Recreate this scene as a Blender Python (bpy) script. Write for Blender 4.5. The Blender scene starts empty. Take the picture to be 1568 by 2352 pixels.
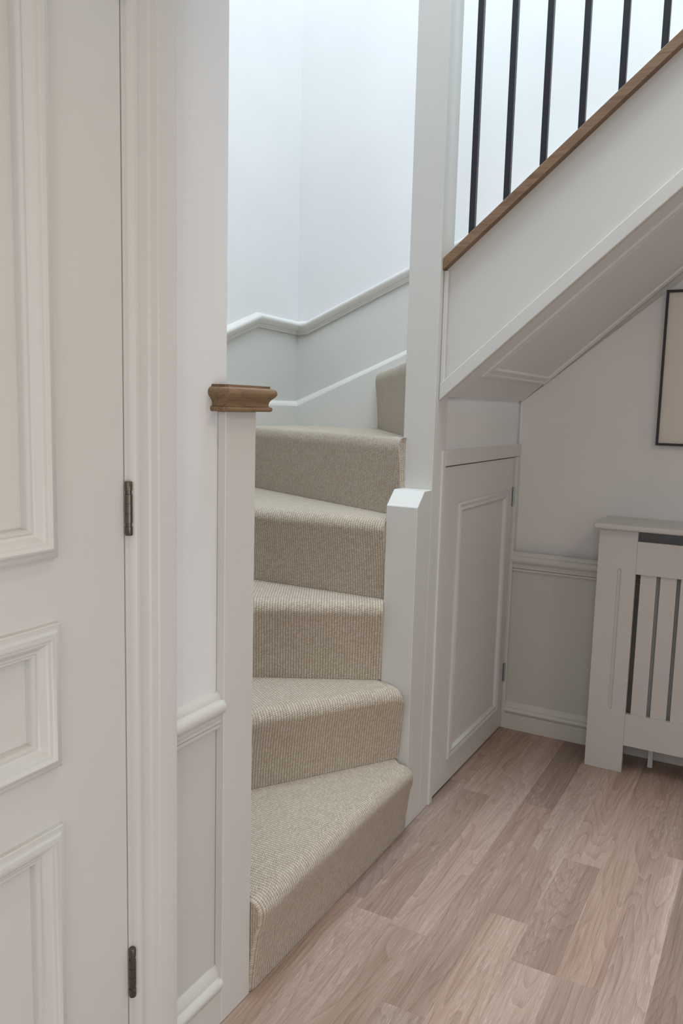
import bpy, math, random
from mathutils import Matrix, Vector
random.seed(7)
S = bpy.context.scene
COL = S.collection

# ------------------------------------------------------------ camera, world, light, exposure
CAM_H = 1.17
FPX = 1870.3                      # focal length in pixels of the 1568 x 2352 frame
YAW, PITCH, ROLL = map(math.radians, (28.687, 7.405, 1.476))
fw = Vector((-math.sin(YAW) * math.cos(PITCH), math.cos(YAW) * math.cos(PITCH), -math.sin(PITCH)))
rt = Vector((math.cos(YAW), math.sin(YAW), 0)); up = rt.cross(fw)
rt, up = (math.cos(ROLL) * rt + math.sin(ROLL) * up), (-math.sin(ROLL) * rt + math.cos(ROLL) * up)
cam = bpy.data.cameras.new('camera')
cam.sensor_fit = 'VERTICAL'; cam.sensor_height = 36; cam.lens = FPX / 2352 * 36; cam.clip_start = .02
co = bpy.data.objects.new('camera', cam); COL.objects.link(co)
co.matrix_world = Matrix(((rt.x, up.x, -fw.x, 0), (rt.y, up.y, -fw.y, 0), (rt.z, up.z, -fw.z, CAM_H), (0, 0, 0, 1)))
S.camera = co

w = bpy.data.worlds.new('world'); S.world = w; w.use_nodes = True
w.node_tree.nodes['Background'].inputs[0].default_value = (.80, .88, 1, 1)
w.node_tree.nodes['Background'].inputs[1].default_value = .3

def lamp(name, kind, loc, energy, color, size=.1, sy=None, rot=(0, 0, 0), spread=None, blend=None, angle=None):
    l = bpy.data.lights.new(name, kind); l.energy = energy; l.color = color
    if kind == 'AREA':
        l.size = size
        if sy: l.shape = 'RECTANGLE'; l.size_y = sy
        else: l.shape = 'DISK'
        if spread: l.spread = spread
    else:
        l.shadow_soft_size = size
        if kind == 'SPOT': l.spot_size = angle; l.spot_blend = blend
    o = bpy.data.objects.new(name, l); COL.objects.link(o); o.location = loc; o.rotation_euler = rot
    return o
# recessed downlights of the hall ceiling
lamp('hall_downlight', 'SPOT', (-.22, .76, 2.335), 11, (1, .83, .62), .035, angle=math.radians(115), blend=.9)
lamp('hall_downlight', 'SPOT', (.35, -.5, 2.335), 15, (1, .82, .61), .035, angle=math.radians(115), blend=.9)
lamp('hall_downlight', 'SPOT', (.85, 1.35, 2.335), 15, (1, .82, .64), .035, angle=math.radians(160), blend=.5)
# rooflight over the stairwell and landing void (daylight), then two unseen area lamps added as hall fill
lamp('rooflight', 'AREA', (-.35, 1.35, 5.38), 166, (.74, .88, 1), 1.3, 1.5)
lamp('right_daylight_fill', 'AREA', (1.38, -.15, .55), 9.5, (.87, .94, 1), 1.0, 1.2, rot=(0, math.radians(90), 0), spread=math.radians(112))  # unseen lamp at the right wall, narrowed to brighten the lower left side
lamp('front_daylight_fill', 'AREA', (.35, -1.62, 1.6), 15, (.95, .97, 1), 1.0, 1.5, rot=(math.radians(90), 0, 0))  # fill added behind the camera to lift the faces turned towards it
V = S.view_settings
V.view_transform = 'Standard'; V.look = 'None'; V.gamma = 1; V.use_curve_mapping = False; V.exposure = 0

# ------------------------------------------------------------ materials
def lin(c):
    c = [v / 255 for v in c]
    return tuple((v / 12.92 if v <= .04045 else ((v + .055) / 1.055) ** 2.4) for v in c) + (1,)
def newmat(name):
    m = bpy.data.materials.new(name); m.use_nodes = True
    nt = m.node_tree; b = nt.nodes['Principled BSDF']
    return m, nt, b, (lambda t: nt.nodes.new(t)), nt.links.new
def paint(name, col, rough, bump=.02, scale=260, var=.025):
    m, nt, b, N, L = newmat(name)
    tc = N('ShaderNodeTexCoord'); n = N('ShaderNodeTexNoise'); n.inputs['Scale'].default_value = scale; n.inputs['Detail'].default_value = 3
    L(tc.outputs['Object'], n.inputs['Vector'])
    n2 = N('ShaderNodeTexNoise'); n2.inputs['Scale'].default_value = 3; n2.inputs['Detail'].default_value = 2
    L(tc.outputs['Object'], n2.inputs['Vector'])
    r = N('ShaderNodeValToRGB')
    r.color_ramp.elements[0].position = .3; r.color_ramp.elements[1].position = .7
    r.color_ramp.elements[0].color = tuple(v * (1 - var) for v in col[:3]) + (1,)
    r.color_ramp.elements[1].color = tuple(min(1, v * (1 + var)) for v in col[:3]) + (1,)
    L(n2.outputs['Fac'], r.inputs[0]); L(r.outputs[0], b.inputs['Base Color'])
    b.inputs['Roughness'].default_value = rough
    bp = N('ShaderNodeBump'); bp.inputs['Strength'].default_value = bump; bp.inputs['Distance'].default_value = .002
    L(n.outputs['Fac'], bp.inputs['Height']); L(bp.outputs[0], b.inputs['Normal'])
    return m
M = {}
M['white'] = paint('matt_white_paint', (.76, .745, .73, 1), .75, .05)
M['trim'] = paint('pale_grey_satin_paint', (.645, .622, .578, 1), .42, .03, 180)
M['dado'] = paint('pale_grey_matt_paint', (.60, .585, .545, 1), .6, .05)
M['ceil'] = paint('ceiling_white', (.82, .81, .80, 1), .8, .03)
M['cover'] = paint('white_grey_lacquer', (.60, .575, .55, 1), .4, .015)
M['rad'] = paint('radiator_enamel', (.66, .68, .67, 1), .35, .01)
M['black'] = paint('black_satin_metal', (.012, .012, .018, 1), .33, .01)
M['frame'] = paint('black_frame_wood', (.012, .012, .012, 1), .45, .02)
M['mat'] = paint('ivory_paper', (.70, .65, .58, 1), .8, .01)
M['dark'] = paint('dark_void', (.02, .02, .02, 1), .9, .01)
def metal(name, col, rough):
    m, nt, b, N, L = newmat(name)
    b.inputs['Metallic'].default_value = .85; b.inputs['Base Color'].default_value = col
    n = N('ShaderNodeTexNoise'); n.inputs['Scale'].default_value = 300
    r = N('ShaderNodeMapRange'); r.inputs['To Min'].default_value = rough - .1; r.inputs['To Max'].default_value = rough + .12
    L(n.outputs['Fac'], r.inputs['Value']); L(r.outputs[0], b.inputs['Roughness'])
    return m
M['bronze'] = metal('dark_bronze', (.13, .115, .09, 1), .35)
M['steel'] = metal('brushed_steel', (.42, .45, .46, 1), .35)

def oak(name, dark, light, axis='X', plank=False):
    """straight grained oak; grain runs along the given object axis"""
    m, nt, b, N, L = newmat(name)
    tc = N('ShaderNodeTexCoord'); oi = N('ShaderNodeObjectInfo')
    mul = N('ShaderNodeVectorMath'); mul.operation = 'SCALE'; mul.inputs[0].default_value = (37, 61, 23)
    L(oi.outputs['Random'], mul.inputs['Scale'])
    add = N('ShaderNodeVectorMath'); L(tc.outputs['Object'], add.inputs[0])
    if plank: L(mul.outputs[0], add.inputs[1])
    else: add.inputs[1].default_value = (3.1, 1.7, .4)
    def mapped(sx, sy, sz):
        mp = N('ShaderNodeMapping'); mp.inputs['Scale'].default_value = (sx, sy, sz)
        L(add.outputs[0], mp.inputs['Vector']); return mp.outputs[0]
    def sc(across, along):
        return {'X': (along, across, across), 'Y': (across, along, across), 'Z': (across, across, along)}[axis]
    # slow warp field whose contour lines make the cathedral figure
    wf = N('ShaderNodeTexNoise'); wf.inputs['Scale'].default_value = 1; wf.inputs['Detail'].default_value = 2.6; wf.inputs['Roughness'].default_value = .42
    L(mapped(*sc(9, 1.15)), wf.inputs['Vector'])
    k = N('ShaderNodeMath'); k.operation = 'MULTIPLY'; k.inputs[1].default_value = 20; L(wf.outputs['Fac'], k.inputs[0])
    fr = N('ShaderNodeMath'); fr.operation = 'FRACT'; L(k.outputs[0], fr.inputs[0])
    ring = N('ShaderNodeValToRGB'); e = ring.color_ramp.elements
    e[0].position = 0; e[0].color = (.30, .30, .30, 1); e[1].position = 1; e[1].color = (.26, .26, .26, 1)
    for p_, v_ in ((.05, .74), (.14, .60), (.55, .54), (.85, .40)):
        x = e.new(p_); x.color = (v_, v_, v_, 1)
    L(fr.outputs[0], ring.inputs[0])
    # fibres
    f1 = N('ShaderNodeTexNoise'); f1.inputs['Scale'].default_value = 1; f1.inputs['Detail'].default_value = 4; f1.inputs['Roughness'].default_value = .6
    L(mapped(*sc(260, 5)), f1.inputs['Vector'])
    f2 = N('ShaderNodeTexNoise'); f2.inputs['Scale'].default_value = 1; f2.inputs['Detail'].default_value = 2
    L(mapped(*sc(1000, 30)), f2.inputs['Vector'])
    big = N('ShaderNodeTexNoise'); big.inputs['Scale'].default_value = 1; big.inputs['Detail'].default_value = 2
    L(mapped(*sc(16, 1.1)), big.inputs['Vector'])
    def mixf(a, bb, fac):
        mx = N('ShaderNodeMix'); mx.data_type = 'FLOAT'; mx.inputs[0].default_value = fac
        L(a, mx.inputs[2]); L(bb, mx.inputs[3]); return mx.outputs[0]
    t = mixf(ring.outputs[0], f1.outputs['Fac'], .6)
    t = mixf(t, big.outputs['Fac'], .34)
    rp = N('ShaderNodeValToRGB'); rp.color_ramp.elements[0].position = .30; rp.color_ramp.elements[1].position = .68
    rp.color_ramp.elements[0].color = dark; rp.color_ramp.elements[1].color = light
    L(t, rp.inputs[0]); colr = rp.outputs[0]
    if plank:
        pore = N('ShaderNodeMapRange'); pore.inputs['From Min'].default_value = .58; pore.inputs['From Max'].default_value = .66
        L(f2.outputs['Fac'], pore.inputs['Value'])
        pz = N('ShaderNodeMapRange'); pz.inputs['From Min'].default_value = .42; pz.inputs['From Max'].default_value = .62
        L(big.outputs['Fac'], pz.inputs['Value'])
        pm = N('ShaderNodeMath'); pm.operation = 'MULTIPLY'; L(pore.outputs[0], pm.inputs[0]); L(pz.outputs[0], pm.inputs[1])
        pk = N('ShaderNodeMath'); pk.operation = 'MULTIPLY'; pk.inputs[1].default_value = .45; L(pm.outputs[0], pk.inputs[0])
        tint = N('ShaderNodeMix'); tint.data_type = 'RGBA'; tint.blend_type = 'MULTIPLY'; tint.inputs[0].default_value = 1
        L(colr, tint.inputs[6]); L(oi.outputs['Color'], tint.inputs[7])
        mw = N('ShaderNodeMix'); mw.data_type = 'RGBA'; L(pk.outputs[0], mw.inputs[0]); L(tint.outputs[2], mw.inputs[6])
        mw.inputs[7].default_value = lin((225, 208, 200)); colr = mw.outputs[2]
        b.inputs['Roughness'].default_value = .5
    else:
        b.inputs['Roughness'].default_value = .5
    L(colr, b.inputs['Base Color'])
    bp = N('ShaderNodeBump'); bp.inputs['Strength'].default_value = .12; bp.inputs['Distance'].default_value = .001
    L(f1.outputs['Fac'], bp.inputs['Height']); L(bp.outputs[0], b.inputs['Normal'])
    return m
M['plank'] = oak('limed_oak_floor', lin((136, 109, 93)), lin((196, 170, 154)), 'Y', True)
M['oak'] = oak('brown_oak', lin((88, 64, 45)), lin((150, 118, 90)), 'X')
M['oakY'] = oak('brown_oak_cap', lin((78, 57, 38)), lin((150, 120, 88)), 'Y')

def carpet():
    m, nt, b, N, L = newmat('loop_pile_carpet')
    uv = N('ShaderNodeUVMap'); uv.uv_map = 'UVMap'
    sep = N('ShaderNodeSeparateXYZ'); L(uv.outputs[0], sep.inputs[0])
    def mth(op, a, bb=None):
        n = N('ShaderNodeMath'); n.operation = op
        for i, v in enumerate((a, bb)):
            if v is None: continue
            if isinstance(v, (int, float)): n.inputs[i].default_value = v
            else: L(v, n.inputs[i])
        return n.outputs[0]
    nz = N('ShaderNodeTexNoise'); nz.inputs['Scale'].default_value = 55; nz.inputs['Detail'].default_value = 2; L(uv.outputs[0], nz.inputs['Vector'])
    wob = mth('MULTIPLY', mth('SUBTRACT', nz.outputs['Fac'], .5), .9)
    u = mth('ADD', mth('MULTIPLY', sep.outputs[0], 1 / .0074), mth('MULTIPLY', wob, .55))
    col = mth('FLOOR', u); fu = mth('SUBTRACT', mth('FRACT', u), .5)
    par = mth('MULTIPLY', mth('MODULO', mth('ABSOLUTE', col), 2), .5)
    v = mth('ADD', mth('ADD', mth('MULTIPLY', sep.outputs[1], 1 / .0046), par), mth('ADD', mth('MULTIPLY', fu, .55), wob))
    row = mth('FLOOR', v); fv = mth('SUBTRACT', mth('FRACT', v), .5)
    d = mth('SQRT', mth('ADD', mth('MULTIPLY', mth('POWER', fu, 2), 1.15), mth('MULTIPLY', mth('POWER', fv, 2), .85)))
    h = mth('SUBTRACT', 1, mth('MULTIPLY', mth('POWER', mth('MULTIPLY', d, 2), 2), .62))
    h = mth('MAXIMUM', h, 0)
    wn = N('ShaderNodeTexWhiteNoise'); wn.noise_dimensions = '2D'
    cmb = N('ShaderNodeCombineXYZ'); L(col, cmb.inputs[0]); L(row, cmb.inputs[1]); L(cmb.outputs[0], wn.inputs['Vector'])
    ty = N('ShaderNodeValToRGB'); e = ty.color_ramp.elements
    e[0].color = lin((190, 172, 150)); e[1].color = lin((206, 192, 174)); L(wn.outputs['Value'], ty.inputs[0])
    gap = N('ShaderNodeMapRange'); gap.inputs['From Min'].default_value = .28; gap.inputs['From Max'].default_value = .62
    gap.inputs['To Min'].default_value = .5; gap.inputs['To Max'].default_value = 1; L(h, gap.inputs['Value'])
    mx = N('ShaderNodeMix'); mx.data_type = 'RGBA'; mx.blend_type = 'MULTIPLY'; mx.inputs[0].default_value = 1
    L(ty.outputs[0], mx.inputs[6]); L(gap.outputs[0], mx.inputs[7]); L(mx.outputs[2], b.inputs['Base Color'])
    b.inputs['Roughness'].default_value = .95
    b.inputs['Sheen Weight'].default_value = .15
    fz = N('ShaderNodeTexNoise'); fz.inputs['Scale'].default_value = 900; L(uv.outputs[0], fz.inputs['Vector'])
    hh = mth('ADD', h, mth('MULTIPLY', fz.outputs['Fac'], .25))
    bp = N('ShaderNodeBump'); bp.inputs['Strength'].default_value = .6; bp.inputs['Distance'].default_value = .0028
    L(hh, bp.inputs['Height']); L(bp.outputs[0], b.inputs['Normal'])
    return m
M['carpet'] = carpet()

# ------------------------------------------------------------ helpers
class MB:
    """collects faces and links them as ONE mesh object"""
    def __init__(s): s.v = []; s.f = []; s.m = []; s.uv = []
    def add(s, vs, fs, mi=0, uvs=None):
        o = len(s.v); s.v += [tuple(p) for p in vs]
        for i, f in enumerate(fs):
            s.f.append([o + k for k in f]); s.m.append(mi); s.uv.append(uvs[i] if uvs else None)
        return s
    def box(s, a, b, mi=0):
        (x0, y0, z0), (x1, y1, z1) = a, b
        vs = [(x, y, z) for z in (z0, z1) for y in (y0, y1) for x in (x0, x1)]
        return s.add(vs, [(0, 2, 3, 1), (4, 5, 7, 6), (0, 1, 5, 4), (2, 6, 7, 3), (0, 4, 6, 2), (1, 3, 7, 5)], mi)
    def prism(s, base, vec, mi=0):
        n = len(base); t = [tuple(Vector(p) + Vector(vec)) for p in base]
        return s.add(list(base) + t, [tuple(range(n))[::-1], tuple(range(n, 2 * n))] + [(i, (i + 1) % n, n + (i + 1) % n, n + i) for i in range(n)], mi)
    def rings(s, rings, closed_prof=False, closed_path=False, caps=True, mi=0):
        n = len(rings[0]); vs = [p for r in rings for p in r]; fs = []
        R = len(rings)
        for i in range(R if closed_path else R - 1):
            for j in range(n if closed_prof else n - 1):
                a, b = i * n + j, i * n + (j + 1) % n; c, d = ((i + 1) % R) * n + j, ((i + 1) % R) * n + (j + 1) % n
                fs.append((a, b, d, c))
        if caps and not closed_path: fs += [tuple(range(n))[::-1], tuple((R - 1) * n + k for k in range(n))]
        return s.add(vs, fs, mi)
    def build(s, name, mats, parent=None, bevel=0, smooth=False, loc=None, seg=1):
        me = bpy.data.meshes.new(name)
        off = Vector(loc) if loc is not None else Vector((0, 0, 0))
        me.from_pydata([tuple(Vector(p) - off) for p in s.v], [], s.f)
        mats = mats if isinstance(mats, (list, tuple)) else [mats]
        for m in mats: me.materials.append(M[m])
        for p, mi in zip(me.polygons, s.m): p.material_index = mi
        if any(s.uv):
            ul = me.uv_layers.new(name='UVMap')
            for p, u in zip(me.polygons, s.uv):
                if u:
                    for li, c in zip(p.loop_indices, u): ul.data[li].uv = c
        import bmesh
        bm = bmesh.new(); bm.from_mesh(me); bmesh.ops.recalc_face_normals(bm, faces=bm.faces); bm.to_mesh(me); bm.free()
        o = bpy.data.objects.new(name, me); COL.objects.link(o)
        o.location = off
        if parent: o.parent = parent; o.location = off - parent.location
        if smooth:
            for p in me.polygons: p.use_smooth = True
            try: me.set_sharp_from_angle(angle=math.radians(38))
            except Exception: pass
        if bevel:
            b = o.modifiers.new('bevel', 'BEVEL'); b.width = bevel; b.segments = seg; b.limit_method = 'ANGLE'; b.angle_limit = math.radians(40)
        return o
def thing(name, label, cat, loc=(0, 0, 0), group=None):
    o = bpy.data.objects.new(name, None); COL.objects.link(o); o.location = loc; o.empty_display_size = .05
    o['label'] = label; o['category'] = cat
    if group: o['group'] = group
    return o
def tag(o, label, cat, group=None, kind=None):
    o['label'] = label; o['category'] = cat
    if group: o['group'] = group
    if kind: o['kind'] = kind
    return o
def struct(o, label, cat):
    return tag(o, label, cat, kind='structure')
def struct_root(name, label, cat, loc=(0, 0, 0)):
    o = thing(name, label, cat, loc); o['kind'] = 'structure'; return o
def dup(o, parent=None):
    c = o.copy(); COL.objects.link(c); c.parent = parent
    for ch in list(o.children): dup(ch, c)
    return c
def arc(cx, cy, r, a0, a1, n):
    return [(cx + r * math.cos(math.radians(a0 + (a1 - a0) * i / n)), cy + r * math.sin(math.radians(a0 + (a1 - a0) * i / n))) for i in range(n + 1)]
def rail(path, offs, prof):
    """path: points on the wall, offs: outward vector per point, prof: (out, up) pairs -> mesh of a moulding"""
    b = MB()
    b.rings([[(p[0] + o[0] * u, p[1] + o[1] * u, p[2] + h) for u, h in prof] for p, o in zip(path, offs)], closed_prof=True)
    return b
def frame_moulding(P, ea, eb, en, r, prof, b=None):
    """mitred moulding round a rectangle r=(a0,b0,a1,b1) in the plane P + a*ea + b*eb; prof: (inwards, outwards)"""
    b = b or MB(); a0, b0, a1, b1 = r
    rg = []
    for (a, c, sa, sb) in ((a0, b0, 1, 1), (a1, b0, -1, 1), (a1, b1, -1, -1), (a0, b1, 1, -1)):
        rg.append([tuple(P + ea * (a + sa * u) + eb * (c + sb * u) + en * h) for u, h in prof])
    return b.rings(rg, closed_path=True, caps=False)

R = .2175                           # stair riser
XW = -.856                          # plane of newels, first riser and cupboard door
XWALL = -.874                       # plaster of the left wall
YR = 2.90                           # back wall
XB = -1.816                         # far wall of the stairwell
ZC = 2.35                           # hall ceiling
ZT = 5.45                           # stairwell ceiling
X1, Y0 = 1.55, -1.7                 # unseen sides of the hall
EX, EY, EZ = Vector((1, 0, 0)), Vector((0, 1, 0)), Vector((0, 0, 1))

# ------------------------------------------------------------ walls, ceilings
b = MB()
b.box((XWALL - .12, Y0, 0), (XWALL, .10, ZT), 0); b.box((XWALL - .12, .10, 2.01), (XWALL, .93, ZT), 0)
b.box((XWALL - .12, .93, 0), (XWALL, 1.166, .62), 1); b.box((XWALL - .12, .93, .62), (XWALL, 1.166, ZT), 0)
b.box((XWALL - .14, .10, 0), (XWALL - .12, .93, 2.01), 0)  # unseen panel added behind the door to stop world light leaking in
struct(b.build('wall_left', ['white', 'dado']), 'white hall wall beside the panelled door, grey below its dado rail', 'wall')
# dado line in the stairwell (height of the rail's underside)
DY = [(1.05, .80), (1.6, 1.075), (2.41, 1.405), (2.61, 1.475), (YR, 1.475)]
DX = [(XB, 1.475), (-1.765, 1.475), (-1.10, 1.765), (-.3, 2.43), (.6, 3.18), (X1, 3.96)]
b = MB(); T = .12
for (y0, z0), (y1, z1) in zip(DY, DY[1:]):
    b.prism([(XB, y0, 0), (XB, y1, 0), (XB, y1, z1), (XB, y0, z0)], (-T, 0, 0), 1)
    b.prism([(XB, y0, z0), (XB, y1, z1), (XB, y1, ZT), (XB, y0, ZT)], (-T, 0, 0), 0)
struct(b.build('wall_stairwell', ['white', 'dado']), 'tall far stairwell wall left of the inner corner, bright above its rail', 'wall')
b = MB()
soff = lambda x: 1.210 + .858 * (x + .848)     # underside of the flight
for (x0, z0), (x1, z1) in zip(DX, DX[1:]):
    b.prism([(x0, YR, 0), (x1, YR, 0), (x1, YR, z1), (x0, YR, z0)], (0, T, 0), 1 if x1 <= -.3 else 0)
    b.prism([(x0, YR, z0), (x1, YR, z1), (x1, YR, ZT), (x0, YR, ZT)], (0, T, 0), 0)
# hall side of the same wall under the flight, white plaster over the built-out grey panelling
b.prism([(-.86, YR - .006, .60), (X1, YR - .006, .60), (X1, YR - .006, 3.1), (-.86, YR - .006, soff(-.86))], (0, .006, 0), 0)
struct(b.build('wall_back', ['white', 'dado']), 'long back wall running behind the stair flight and the radiator cover', 'wall')
struct(MB().box((-.855, YR - .036, 0), (X1, YR - .007, .62)).build('wall_panelling', 'dado'), 'grey panelled lower wall between cupboard door and radiator cover', 'wall panel')
struct(MB().box((XB, 1.05, 0), (XWALL - .12, 1.17, ZT)).build('wall_stair_near', 'white'), 'white wall closing the near side of the winder stairs', 'wall')
struct(MB().box((X1, Y0, 0), (X1 + .1, YR, ZT)).build('wall_right', 'white'), 'white wall on the unseen right side of the hall', 'wall')
struct(MB().box((XWALL, Y0 - .1, 0), (X1, Y0, ZT)).build('wall_front', 'white'), 'white wall behind the viewpoint', 'wall')
struct(MB().box((-.868, 2.175, 1.03), (-.95, YR, 1.26)).box((-.90, 2.175, 0), (-.95, YR, 1.03)).build('wall_cupboard', 'white'), 'small white wall patch above the low cupboard door under the stairs', 'wall')
struct(MB().box((XWALL - .12, Y0, ZC), (X1, 1.16, ZC + .25)).box((.35, 1.16, ZC), (X1, 2.07, ZC + .25)).build('ceiling', 'ceil'), 'white hall ceiling above the frame', 'ceiling')
struct(MB().box((XB, Y0, ZT), (X1, YR, ZT + .1)).build('ceiling_stairwell', 'ceil'), 'white ceiling high above the stairwell', 'ceiling')

# ------------------------------------------------------------ floor: every board a piece
floor = MB().box((-1.0, Y0, -.03), (X1, YR, -.0125)).build('floor', 'dark')
struct(floor, 'limed oak strip floor of the hall, boards running away from the viewer', 'floor')
PITCHB, X0B = .093, -.898
def tone(v, r=1, g=1, bl=1): return (v * r, v * g, v * bl, 1)
# measured end joints (y) and tones per row; rows count from the cupboard side
ROWS = {0: ([1.633, 2.34], [.95, .76, .92]), 1: ([1.595, 2.30], [.90, .76, .97]), 2: ([1.00, 1.58], [.86, .90, 1.03]),
        3: ([.80, 1.35, 2.31], [.9, .80, .83, .66]), 4: ([1.10, 1.74], [1.0, 1.0, .90]), 5: ([1.13, 1.60, 2.065], [.84, 1.08, .78, 1.04]),
        6: ([.9, 1.60, 2.55], [.88, .98, .99, .84]), 7: ([1.5, 2.22], [1.0, 1.07, .77]), 8: ([1.2, 2.4], [.74, .77, .79])}
def board(x0, x1, y0, y1, tn, warm):
    g = 0.; c = ((x0 + x1) / 2, (y0 + y1) / 2, 0)
    ch = .00035
    xs, ys = (x0 + g, x1 - g), (y0 + g, y1 - g)
    bot = [(xs[0], ys[0], -.012), (xs[1], ys[0], -.012), (xs[1], ys[1], -.012), (xs[0], ys[1], -.012)]
    mid = [(p[0], p[1], -ch) for p in bot]
    top = [(xs[0] + ch, ys[0] + ch, 0), (xs[1] - ch, ys[0] + ch, 0), (xs[1] - ch, ys[1] - ch, 0), (xs[0] + ch, ys[1] - ch, 0)]
    mb = MB().add(bot + mid + top, [(8, 9, 10, 11)] + [(i, (i + 1) % 4, 4 + (i + 1) % 4, 4 + i) for i in range(4)] + [(4 + i, 4 + (i + 1) % 4, 8 + (i + 1) % 4, 8 + i) for i in range(4)])
    o = mb.build('floor_board', 'plank', floor, loc=c)
    o.color = (tn * (1 + .03 * warm), tn * (1 - .012 * abs(warm)), tn * (1 - .03 * warm), 1)
    return o
for row in range(27):
    xa = X0B + PITCHB * row
    if row in ROWS: js, ts = ROWS[row]
    else:
        js = []; y = Y0 + random.uniform(.2, .7)
        while y < 2.6: js.append(y); y += random.choice((.47, .7, .95))
        ts = [random.choice((.72, .80, .88, .95, 1.0)) for _ in range(len(js) + 1)]
    if row in ROWS:
        y = js[0] - .6; pre = []
        while y > Y0 + .1: pre.append(y); y -= random.choice((.5, .7))
        js = pre[::-1] + js; ts = [random.choice((.8, .9, .97)) for _ in pre] + ts
    ys = [Y0] + js + [YR - .02]
    for (a, c), t_ in zip(zip(ys, ys[1:]), ts):
        board(xa, xa + PITCHB, a, c, t_, random.uniform(-1, 1))

# ------------------------------------------------------------ left panelled door with architrave
XD = -.866
door = struct_root('door_1', 'tall pale grey panelled door filling the left edge, dark bronze hinges', 'door', (XD, .525, 0))
DY0, DY1 = .143, .9035
PAN = [(.272, .956, .771, 1.86), (.272, .659, .771, .865), (.272, .125, .771, .572)]
# slab of stiles and rails with open panels
b = MB()
zs = [.006] + sorted([z for p in PAN for z in (p[1] + .03, p[3] - .03)]) + [1.985]
b.box((XD - .038, DY0, .006), (XD, PAN[0][0] + .03, 1.985)); b.box((XD - .038, PAN[0][2] - .03, .006), (XD, DY1, 1.985))
for z0, z1 in zip(zs[::2], zs[1::2]): b.box((XD - .038, PAN[0][0] + .03, z0), (XD, PAN[0][2] - .03, z1))
b.build('door_frame', 'trim', door)
BOL = [(0, -.002), (0, .007), (.0015, .0085), (.006, .0095), (.009, .0125), (.012, .0155), (.0155, .0165), (.0185, .0150), (.0205, .0125), (.0225, .0122),
       (.0265, .0080), (.031, .0025), (.0345, -.0005), (.0360, -.0008), (.0368, .0010), (.0395, .0012), (.0415, -.0015), (.0425, -.005), (.0425, -.018)]
for (y0, z0, y1, z1) in PAN:
    MB().box((XD - .03, y0 + .025, z0 + .025), (XD - .014, y1 - .025, z1 - .025)).build('door_panel', 'trim', door)
    frame_moulding(Vector((XD, 0, 0)), EY, EZ, EX, (y0, z0, y1, z1), BOL).build('panel_moulding', 'trim', door, smooth=True)
def butt_hinge(z0, z1, parent, y=.9085, x=-.8605, r=.0058):
    h = MB()
    n = 12; segs = [0, .14, .145, .205, .21, .40, .405, .57, .575, .75, .755, .81, .815, 1]
    L_ = z1 - z0; rr = []
    cuts = [(0, r * .9), (.015, r), (.165, r), (.17, r * .82), (.225, r * .82), (.23, r), (.41, r), (.412, r * .9), (.418, r * .9), (.42, r), (.59, r), (.592, r * .9), (.598, r * .9), (.6, r), (.765, r), (.77, r * .82), (.83, r * .82), (.835, r), (.985, r), (1, r * .9)]
    h.rings([[(x + rad * math.cos(2 * math.pi * k / n), y + rad * math.sin(2 * math.pi * k / n), z0 + t * L_) for k in range(n)] for t, rad in cuts], closed_prof=True)
    k = h.build('hinge', 'bronze', parent, smooth=True); k['label'] = 'dark bronze butt hinge'
    MB().box((XD - .002, y - .0105, z0 + .001), (XD + .0012, y - .003, z1 - .001)).build('hinge_leaf', 'bronze', k)
    MB().box((x - .004, y - .0062, z0), (x - .001, y + .001, z1)).build('hinge_plate', 'bronze', k)
for z0, z1 in ((.969, 1.0505), (.211, .295), (1.727, 1.81)): butt_hinge(z0, z1, door)
# architrave (profile in y/x), swept up the hinge side, across the head and down the other side
AP = [(.9062, XD - .03), (.9062, XD), (.9135, XD), (.9145, XD + .004), (.920, XD + .0095), (.9215, XD + .0105), (.9262, XD + .0105), (.9268, XD + .009)]
AP += [(.9268 + .026 * t, XD + .009 - .0045 * math.sin(math.pi * min(1, t * 1.0)) + .004 * t) for t in (.15, .3, .45, .6, .75, .9, 1)]
AP += [(.9600, XD + .0155), (.9628, XD + .0175), (.9638, XD + .0182), (1.003, XD + .0182), (1.0042, XD + .017), (1.0042, XWALL - .002)]
Yc = (DY0 + DY1) / 2 - .0
b = MB(); dy = lambda y: y - DY1; zt = 1.99
rg = []
rg.append([(x, y, 0) for y, x in AP]); rg.append([(x, y, zt + dy(y)) for y, x in AP])
rg.append([(x, DY0 - dy(y), zt + dy(y)) for y, x in AP]); rg.append([(x, DY0 - dy(y), 0) for y, x in AP])
b.rings(rg, caps=False)
struct(b.build('trim_1', 'trim', smooth=True), 'moulded pale grey architrave around the tall panelled door', 'architrave')
# dado rail on the left wall and its skirting, both dying into the half newel
DP = [(0, 0), (.007, 0), (.0095, .004), (.0085, .009), (.0055, .010), (.0125, .013), (.0130, .019), (.0100, .0205), (.0105, .025), (.0140, .030), (.0210, .0345), (.0235, .040), (.0235, .046),
      (.0215, .0525), (.0165, .056), (.0115, .0572), (.0112, .0605), (.0088, .066), (.0040, .0705), (0, .071)]
struct(rail([(XWALL, 1.003, .583), (XWALL, 1.1415, .583)], [(1, 0)] * 2, DP).build('trim_2', 'trim', smooth=True), 'short moulded dado rail between door architrave and oak capped post', 'dado rail')
SP = [(0, 0), (.0165, 0), (.0165, .066), (.0125, .0675), (.0125, .0705), (.0195, .0735), (.0218, .079), (.0208, .085), (.0170, .090), (.0110, .0925), (.0105, .097), (.0085, .104), (.0050, .110), (.002, .114), (0, .114)]
struct(rail([(XWALL, 1.003, 0), (XWALL, 1.1415, 0)], [(1, 0)] * 2, SP).build('baseboard_left', 'trim', smooth=True), 'short moulded skirting board between door architrave and oak capped post', 'skirting board')

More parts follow.
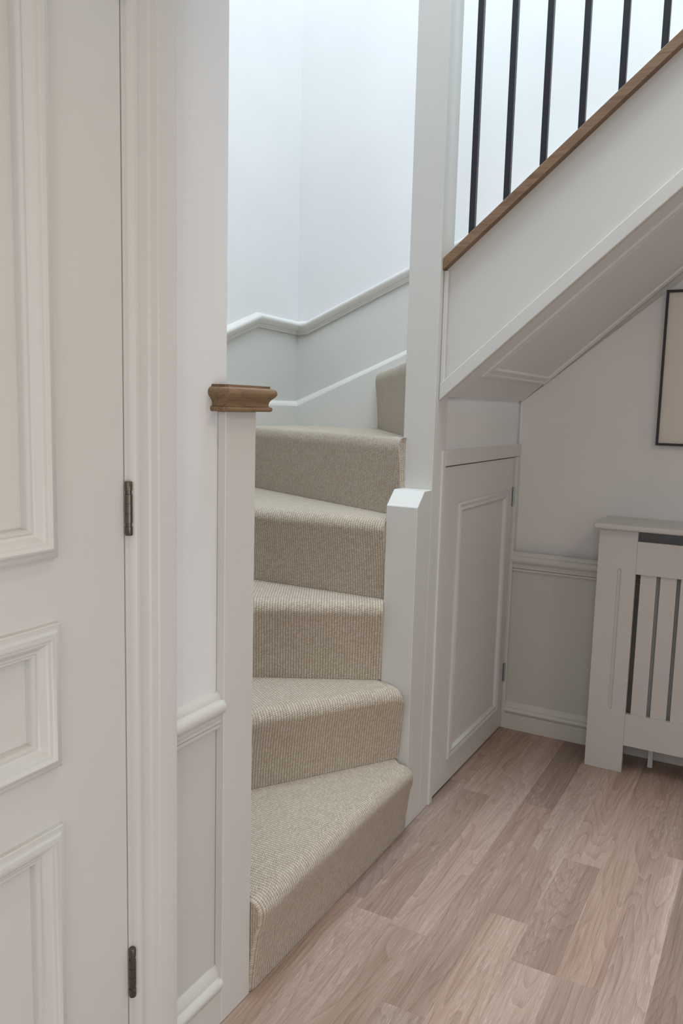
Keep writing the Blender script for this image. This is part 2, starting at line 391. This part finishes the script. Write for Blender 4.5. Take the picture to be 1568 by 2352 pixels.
# ------------------------------------------------------------ half newel with oak cap
hn = thing('half_newel_post', 'pale grey half newel post with moulded brown oak cap, at the wall end', 'newel post', (-.90, 1.19, 0))
PY0, PY1, PZ = 1.141, 1.2315, 1.156
b = MB(); b.prism([(XWALL + .0005, PY0, 0), (XW, PY0, 0), (XW, PY1, 0), (-.947, PY1, 0), (-.947, 1.172, 0), (XWALL + .0005, 1.172, 0)], (0, 0, PZ))
b.build('post', 'trim', hn, bevel=.0012)
CP = [(.004, 0), (.0185, 0), (.0205, .0015), (.0215, .0045), (.0205, .0075), (.0185, .0085), (.0165, .0095), (.0160, .0125), (.0168, .0165), (.0190, .0205), (.0225, .0240), (.0258, .0275), (.0275, .0310),
      (.0275, .0345), (.0258, .0385), (.0222, .0408), (.0190, .0415), (.0180, .0420), (.0180, .0455), (.0175, .046)]
xi0, xi1, yi0, yi1 = XWALL + .0008, XW, PY0, PY1
rg = []
for o_, h in CP:
    pass
b = MB()
base = [(xi0, yi0), (xi1, yi0), (xi1, yi1), (-.947, yi1), (-.947, 1.172), (xi0, 1.172)]
dirs = [(0, -1), (1, -1), (1, 1), (-1, 1), (-1, 0), (0, 0)]
lay = [[(p[0] + d[0] * o_, p[1] + d[1] * o_, PZ + h) for p, d in zip(base, dirs)] for o_, h in CP]
b.rings(lay, closed_prof=True)
c = b.build('oak_cap', 'oakY', hn, smooth=True); c['label'] = 'brown oak moulded cap'

# ------------------------------------------------------------ newels
nx0 = -.9475
b = MB(); b.prism([(nx0, 1.985, 0), (nx0, 2.0795, 0), (nx0, 2.0795, .947), (nx0, 2.030, .947), (nx0, 1.985, .906)], (XW - nx0, 0, 0))
o = b.build('newel_post', 'trim', bevel=.0012); tag(o, 'short pale grey newel post with chamfered top, in front of the tall newel', 'newel post')
b = MB().box((nx0, 2.080, 0), (XW, 2.1715, 2.62)).box((nx0 - .012, 2.068, 2.62), (XW + .012, 2.1835, 2.65))
o = b.build('newel_post', 'trim', bevel=.0012); tag(o, 'tall square pale grey newel post standing beside the lowest black baluster', 'newel post')

# ------------------------------------------------------------ flight: string, fascia, soffit
XE = .62                            # where the flight is cut off, outside the frame
stair = thing('staircase', 'pale grey raking stair string and panelled soffit under the black balusters', 'staircase', (XW, 2.12, 1.2))
capt = lambda x: 1.572 + .838 * (x + .855)
bot = lambda x: 1.197 + .860 * (x + .848)
x0 = XW + .0005
b = MB(); b.prism([(x0, 2.117, bot(x0) + .01), (XE, 2.117, bot(XE) + .01), (XE, 2.117, capt(XE) - .033), (x0, 2.117, capt(x0) - .033)], (0, .03, 0))
b.build('string_board', 'trim', stair)
b = MB(); b.prism([(x0, 2.101, bot(x0)), (XE, 2.101, bot(XE)), (XE, 2.101, bot(XE) + .046), (x0, 2.101, bot(x0) + .046)], (0, .016, 0))
b.build('fascia_board', 'trim', stair, bevel=.0025, seg=2)
b = MB(); b.box((x0, 2.103, bot(x0) + .046), (x0 + .012, 2.117, capt(x0) - .033))
b.build('cover_strip', 'trim', stair, bevel=.002)
b = MB(); b.prism([(x0, 2.1175, soff(x0)), (XE, 2.1175, soff(XE)), (XE, 2.1175, soff(XE) + .05), (x0, 2.1175, soff(x0) + .05)], (0, YR - 2.118, 0))
b.build('soffit_board', 'white', stair)
ea = Vector((1, 0, .858)).normalized(); P0 = Vector((-.848, 0, 1.210))
en = Vector((ea.z, 0, -ea.x))
FM = [(0, 0), (0, .004), (.003, .007), (.008, .008), (.012, .0065), (.014, .0045), (.026, .004), (.030, .0065), (.034, .006), (.037, 0)]
frame_moulding(P0, ea, EY, en, (.085, 2.235, 1.75, 2.885), FM).build('soffit_moulding', 'white', stair, smooth=True)

# ------------------------------------------------------------ balustrade
bal = thing('balustrade', 'black square balusters standing on a raking brown oak capping rail', 'balustrade', (XW, 2.125, 1.57))
ang = math.atan(.838)
prof = [(2.092, -.033), (2.159, -.033), (2.159, -.004), (2.155, 0), (2.097, 0), (2.092, -.004)]
b = MB(); b.rings([[(x, y, capt(x) + h) for y, h in prof] for x in (x0, XE)], closed_prof=True)
cr = b.build('capping_rail', 'oak', bal); cr['label'] = 'brown oak capping rail'
prof = [(2.096, -.03), (2.154, -.03), (2.156, .0), (2.148, .018), (2.125, .025), (2.102, .018), (2.094, 0)]
b = MB(); b.rings([[(x, y, capt(x) + .93 + h) for y, h in prof] for x in (x0, XE)], closed_prof=True)
b.build('handrail', 'oak', bal, smooth=True)
b0 = None
for i in range(15):
    xc = -.7895 + .0908 * i
    if xc > XE - .03: break
    if b0 is None:
        hw = .0078; b = MB()
        lo = [(xc + sx * hw, 2.125 + sy * hw, capt(xc + sx * hw) - .002) for sx, sy in ((-1, -1), (1, -1), (1, 1), (-1, 1))]
        b.prism(lo, (0, 0, .93 - .025))
        b0 = b.build('baluster', 'black', bal, bevel=.0015); xb0 = xc
        base_loc = b0.location.copy()
    else:
        c = b0.copy(); COL.objects.link(c); c.parent = bal; c.location = base_loc + Vector((xc - xb0, 0, .838 * (xc - xb0)))

# ------------------------------------------------------------ carpeted winder steps
rug = thing('stair_carpet', 'beige loop pile carpet fitted over the turning winder steps', 'carpet', (-1.2, 1.7, 0))
# riser lines: inner end at the newel, outer end at the wall
IN = [(-.856, 1.972), (-.885, 1.978), (-.949, 1.983), (-.949, 2.001), (-.941, 2.064), (-.935, 2.10), (-.915, 2.172)]
ZS = [0, .203, .415, .642, .868, 1.087, 1.302]
def reach(p, d):
    best = 9
    for lim, k, s_ in ((XB, 0, -1), (YR, 1, 1), (1.172, 1, -1)):
        if d[k] * s_ > 1e-6: best = min(best, (lim - p[k]) / d[k])
    return (p[0] + d[0] * best, p[1] + d[1] * best)
DIRS = [(0, -1), (-.543, -.84), (-.874, -.486), (-1, .0), (-.893, .449), (-.53, .848), (0, 1)]
OUT = [reach(p, d) for p, d in zip(IN, DIRS)]
OUT[0] = (-.856, 1.2335)
CORN = {1: [(XB, 1.172)], 4: [(XB, YR)]}
def corners(k):     # extra boundary corners between riser k and k+1 outer ends
    a, c = OUT[k], OUT[k + 1]
    if abs(a[1] - 1.172) < 1e-3 and abs(c[0] - XB) < 1e-3: return [(XB, 1.172)]
    if abs(a[0] - XB) < 1e-3 and abs(c[1] - YR) < 1e-3: return [(XB, YR)]
    return []
NR = .031
def step_profile(H):
    p = [(.002, .001), (.004, .03), (.010, .08), (.017, .125), (.0245, H - .055), (.0275, H - .040)]
    p += [(NR * math.cos(math.radians(a)) - .002, H - NR + NR * math.sin(math.radians(a))) for a in (-6, 8, 20, 32, 44, 56, 68, 80, 90)]
    return p + [(-.012, H + .0006)]
for k in range(6):
    I, O = Vector(IN[k]), Vector(OUT[k]); d = (O - I).normalized(); n = Vector((-d.y, d.x))
    if k == 0: n = Vector((1, 0))
    if n.dot(Vector(OUT[k + 1]) - O + Vector(IN[k + 1]) - I) > 0: n = -n
    L_ = (O - I).length; z0, z1 = ZS[k], ZS[k + 1]; H = z1 - z0
    RC = .036
    st = [0, .0015, .004, .009, .016, .025] + [RC + (L_ - RC - .03) * i / 24 for i in range(25)] + [L_ - q_ for q_ in (.02, .012, .006, .003, .001, 0)]
    prof = step_profile(H); b = MB(); rg = []
    for s_ in st:
        sh = 1 if s_ >= RC or k > 1 else math.sqrt(max(0, 1 - (1 - s_ / RC) ** 2))
        se = L_ - s_; se_ = math.sqrt(max(0, 1 - (1 - se / .02) ** 2)) if k == 0 and se < .02 else 1
        q = I + d * s_; row = []
        for dd, z in prof:
            if k > 3: dd *= .5
            nose = max(0, min(1, (z - H + .09) / .09))
            dd2 = dd - .010 * (1 - sh) * nose - .010 * (1 - se_)
            zz = z - .030 * (1 - sh) * nose - .006 * (1 - se_) * nose
            wv = .0012 * math.sin(s_ * 19 + k * 2.1) * (z / H)
            row.append((q.x + n.x * (dd2 + wv), q.y + n.y * (dd2 + wv), z0 + zz))
        rg.append(row)
    vv = [0]
    for (a, c), (a2, c2) in zip(prof, prof[1:]): vv.append(vv[-1] + math.hypot(a2 - a, c2 - c))
    m = len(prof); vs = [p for r_ in rg for p in r_]; fs = []; us = []
    for i in range(len(st) - 1):
        for j in range(m - 1):
            fs.append((i * m + j, i * m + j + 1, (i + 1) * m + j + 1, (i + 1) * m + j))
            us.append([(st[i] + k, vv[j]), (st[i] + k, vv[j + 1]), (st[i + 1] + k, vv[j + 1]), (st[i + 1] + k, vv[j])])
    b.add(vs, fs, 0, us)
    if k == 0:      # folded outer end against the half newel
        fold = list(rg[-1]) + [(-.93, O.y, z1 + .0006), (-.93, O.y, 0)]
        b.add(fold, [tuple(range(m + 2))], 0, [[(p[0] * 1.4, p[2]) for p in fold]])
    # tread, reaching back to the next riser
    IT, OT = I - n * .004, O - n * .004
    zt = z1 + .0003
    nI, nO = Vector(IN[k + 1]), Vector(OUT[k + 1])
    rc = RC if k < 2 else 0
    nd = (nO - nI).normalized()
    poly = [IT + d * rc, OT] + ([Vector((-.868, 1.2325)), Vector((-.96, 1.2325)), Vector((-.96, 1.1725))] if k == 0 else [Vector(c) for c in corners(k)]) + [nO, nI + nd * rc * .35]
    tuv = lambda p: ((Vector(p[:2]) - I).dot(d) + k, vv[-1] - (Vector(p[:2]) - IT).dot(n))
    b.add([(p.x, p.y, zt) for p in poly], [tuple(range(len(poly)))], 0, [[tuv(p) for p in poly]])
    # at the newel end the tread rolls over into the bound side
    bk = (nI.x, nI.y, rg[0][-1][2])
    if k < 2:
        e = [rg[i][-1] for i in range(7)]
        bs = [(nI.x + nd.x * s_ * .35, nI.y + nd.y * s_ * .35, q_[2]) for s_, q_ in zip(st, e)]
        for i in range(6):
            qd = [e[i], e[i + 1], bs[i + 1], bs[i]]; b.add(qd, [(0, 1, 2, 3)], 0, [[tuv(p) for p in qd]])
    for j in range(m - 1):
        p, q_ = rg[0][j], rg[0][j + 1]
        qd = [p, q_, (nI.x, nI.y, q_[2]), (nI.x, nI.y, p[2])]
        uq = [(-math.hypot(r_[0] - nI.x, r_[1] - nI.y), r_[2]) for r_ in qd]
        b.add(qd, [(0, 1, 2, 3)], 0, [uq])
    b.build('carpeted_step', 'carpet', rug, smooth=True)

# raked skirting and dado rail of the stairwell
sk = MB()
SK = .019
zk = lambda y: 1.186 if y > 2.42 else 1.186 - (2.42 - y) * .95
PTS = [(XB, 1.9, .70), (XB, 2.42, 1.186), (XB, YR, 1.186), (-1.40, YR, 1.355), (-1.12, YR, 1.475), (-.60, YR, 1.90), (.6, YR, 2.9)]
OFF = [(1, 0), (1, 0), (1, -1), (0, -1), (0, -1), (0, -1), (0, -1)]
prof = [(0, -.45), (SK, -.45), (SK, -.020), (SK * .8, -.012), (.004, 0), (0, 0)]
struct(rail(PTS, OFF, prof).build('baseboard_stair', 'trim'), 'pale grey raking skirting board along the stairwell walls', 'skirting board')
PTS = [(XB, y, z) for y, z in DY[1:4]] + [(XB, YR, 1.452 - .0)] + [(x, YR, z - .02) for x, z in DX[1:5]]
PTS = [(p[0], p[1], z) for p, z in zip(PTS, [1.05, 1.388, 1.460, 1.454, 1.456, 1.738, 2.41, 3.16])]
OFF = [(1, 0)] * 3 + [(1, -1)] + [(0, -1)] * 4
SD = [(0, 0), (.006, 0), (.0085, .003), (.0085, .007), (.0115, .009), (.0115, .013), (.0155, .016), (.0185, .022), (.0215, .029), (.0235, .035), (.0235, .041), (.0205, .046), (.0150, .049), (.008, .052), (.003, .055), (0, .056)]
struct(rail(PTS, OFF, SD).build('trim_3', 'trim', smooth=True), 'pale grey moulded dado rail raking along the bright stairwell walls', 'dado rail')

# ------------------------------------------------------------ cupboard under the stairs
XC = -.8585
cd = struct_root('door_2', 'low pale grey panelled cupboard door under the stairs', 'door', (XC, 2.5, 0))
CY0, CY1, CZ1 = 2.168, 2.840, 1.004
b = MB(); pr = (2.292, .086, 2.776, .893); i_ = .022
b.box((XC - .03, CY0, .008), (XC, pr[0] + i_, CZ1)); b.box((XC - .03, pr[2] - i_, .008), (XC, CY1, CZ1))
b.box((XC - .03, pr[0] + i_, .008), (XC, pr[2] - i_, pr[1] + i_)); b.box((XC - .03, pr[0] + i_, pr[3] - i_), (XC, pr[2] - i_, CZ1))
b.build('door_frame', 'trim', cd)
MB().box((XC - .024, pr[0] + .018, pr[1] + .018), (XC - .0045, pr[2] - .018, pr[3] - .018)).build('door_panel', 'trim', cd)
CM = [(0, -.001), (0, .004), (.003, .0075), (.007, .0085), (.011, .007), (.0135, .004), (.017, .0035), (.0205, .006), (.024, .0065), (.027, .004), (.029, -.004), (.029, -.010)]
frame_moulding(Vector((XC, 0, 0)), EY, EZ, EX, pr, CM).build('panel_moulding', 'trim', cd, smooth=True)
for z in (.18, .83):
    n = 10; h = MB()
    h.rings([[(XC + .004 + .0042 * math.cos(2 * math.pi * q / n), CY1 + .003 + .0042 * math.sin(2 * math.pi * q / n), zz) for q in range(n)] for zz in (z, z + .022, z + .0225, z + .045, z + .0455, z + .068)], closed_prof=True)
    h.box((XC - .001, CY1 - .012, z), (XC + .0012, CY1 + .001, z + .068))
    k = h.build('hinge', 'steel', cd, smooth=True); k['label'] = 'small steel hinge'
b = MB(); XF = -.8505
b.box((XWALL, 2.140, 0), (XF, 2.1655, 1.052)); b.box((XWALL, 2.1655, 1.0075), (XF, 2.899, 1.052)); b.box((XWALL, CY1 + .004, 0), (XF, 2.899, 1.0075))
b.box((XWALL, CY1 + .0035, 0), (XF + .004, CY1 + .013, 1.0075))
struct(b.build('trim_4', 'trim', bevel=.003, seg=2), 'pale grey frame around the low cupboard door', 'door frame')
# dado and skirting of the back wall
yb = YR - .036
HD = [(u * .95, h * 1.02) for u, h in DP]
struct(rail([(-.8495, yb, .592), (X1, yb, .592)], [(0, -1)] * 2, HD).build('trim_5', 'trim', smooth=True), 'grey moulded dado rail between cupboard door and radiator cover', 'dado rail')
HS = [(u * 1.1, h * .88) for u, h in SP]
struct(rail([(-.8495, yb, 0), (X1, yb, 0)], [(0, -1)] * 2, HS).build('baseboard_back', 'trim', smooth=True), 'grey moulded skirting board between cupboard door and radiator cover', 'skirting board')

# ------------------------------------------------------------ radiator cover and radiator
YD = 2.687
rc = thing('radiator_cover', 'pale grey slatted radiator cover with a flat shelf against the back wall', 'radiator cover', (0, 2.77, 0))
CX0, CX1 = -.517, .605
yk = YD + .018
for xs_ in ((CX0, -.3985), (CX1 - .1185, CX1)):
    gx = xs_[0] + .069
    b = MB(); a0, a1 = gx - .0062, gx + .0062
    # stile with a routed round-ended groove: the front is built round the opening
    za, zb = .207, .676
    top_ = arc(gx, zb - .006, .0062, 0, 180, 6); bt = arc(gx, za + .006, .0062, 180, 360, 6)
    slot = top_ + bt
    V3 = lambda p, y: (p[0], y, p[1])
    b.box((xs_[0], YD + .005, 0), (xs_[1], yk, .801))
    outer = [(xs_[0], 0), (xs_[1], 0), (xs_[1], .801), (xs_[0], .801)]
    vs = [V3(p, YD) for p in outer] + [V3(p, YD) for p in slot] + [V3(p, YD + .005) for p in slot] + [V3(p, YD + .005) for p in outer]
    nS = len(slot); f = []
    f.append((1, 2) + tuple(4 + i for i in range(0, 4)) + tuple(4 + i for i in range(nS - 1, nS - 5, -1))[::1])
    f = []
    half = nS // 2
    # right part: outer 1,2 ; slot from bottom (index half+3) round the right side to top (index 3)
    rightidx = [half + 3 + i for i in range(nS - half - 3)] + [0, 1, 2, 3]
    leftidx = list(range(3, half + 4))
    f.append((0, 1) + (2,) + tuple(4 + i for i in rightidx[::-1]))
    f.append((0,) + tuple(4 + i for i in leftidx[::-1]) + (2, 3))
    for i in range(nS): f.append((4 + i, 4 + (i + 1) % nS, 4 + nS + (i + 1) % nS, 4 + nS + i))
    for i in range(4): f.append((i, (i + 1) % 4, 4 + 2 * nS + (i + 1) % 4, 4 + 2 * nS + i))
    b.add(vs, f)
    b.build('stile', 'cover', rc)
xi, xo = -.398, CX1 - .119
MB().box((xi, YD + .0004, .093), (xo, yk, .199)).build('bottom_rail', 'cover', rc)
MB().box((xi, YD + .0004, .663), (xo, yk, .768)).build('top_rail', 'cover', rc)
x = -.3835; s0 = None; first = None
while x + .047 < xo:
    if first is None:
        first = MB().box((x, YD + .008, .165), (x + .0478, YD + .0165, .70)).build('slat', 'cover', rc); fx = x; fl = first.location.copy()
    else:
        c = first.copy(); COL.objects.link(c); c.parent = rc; c.location = fl + Vector((x - fx, 0, 0))
    x += .0600
MB().box((CX0 + .001, yk, 0), (CX0 + .017, yb - .022, .801)).build('side_panel', 'cover', rc)
MB().box((CX1 - .017, yk, 0), (CX1 - .001, yb - .022, .801)).build('side_panel', 'cover', rc)
MB().box((CX0 - .017, YD - .022, .8015), (CX1 + .017, YR - .008, .8195)).build('shelf', 'cover', rc, bevel=.006, seg=3)
rd = thing('radiator', 'grey panel radiator hidden behind the cover slats', 'radiator', (0, 2.79, .12))
b = MB(); xs_ = []
x = -.36; pts = []
while x < .44:
    pts += [(x, 2.740), (x + .012, 2.732), (x + .024, 2.732), (x + .036, 2.740)]; x += .04
b.prism([(p[0], p[1], .14) for p in pts] + [(.44, 2.80, .14), (-.36, 2.80, .14)], (0, 0, .55)); b.build('radiator_panel', 'rad', rd)
b = MB(); b.box((-.33, 2.775, 0), (-.315, 2.79, .14)); b.build('pipe', 'rad', rd)
b = MB(); b.box((.40, 2.775, 0), (.415, 2.79, .14)); b.build('pipe', 'rad', rd)
b = MB(); b.box((-.25, 2.80, .4), (-.23, 2.863, .5)); b.build('wall_bracket', 'rad', rd); MB().box((.3, 2.80, .4), (.32, 2.863, .5)).build('wall_bracket', 'rad', rd)

# ------------------------------------------------------------ picture
pf = thing('picture_frame', 'thin black picture frame with plain ivory print on the back wall', 'picture', (-.2, YR - .01, 1.07))
px0, px1, pz0, pz1 = -.394, -.034, 1.068, 1.570
PFM = [(0, 0), (0, .018), (.0078, .018), (.0078, .008)]
frame_moulding(Vector((0, YR - .0065, 0)), EX, EZ, -EY, (px0, pz0, px1, pz1), PFM).build('frame', 'frame', pf)
MB().box((px0 + .004, YR - .016, pz0 + .004), (px1 - .004, YR - .0070, pz1 - .004)).build('print', 'mat', pf)
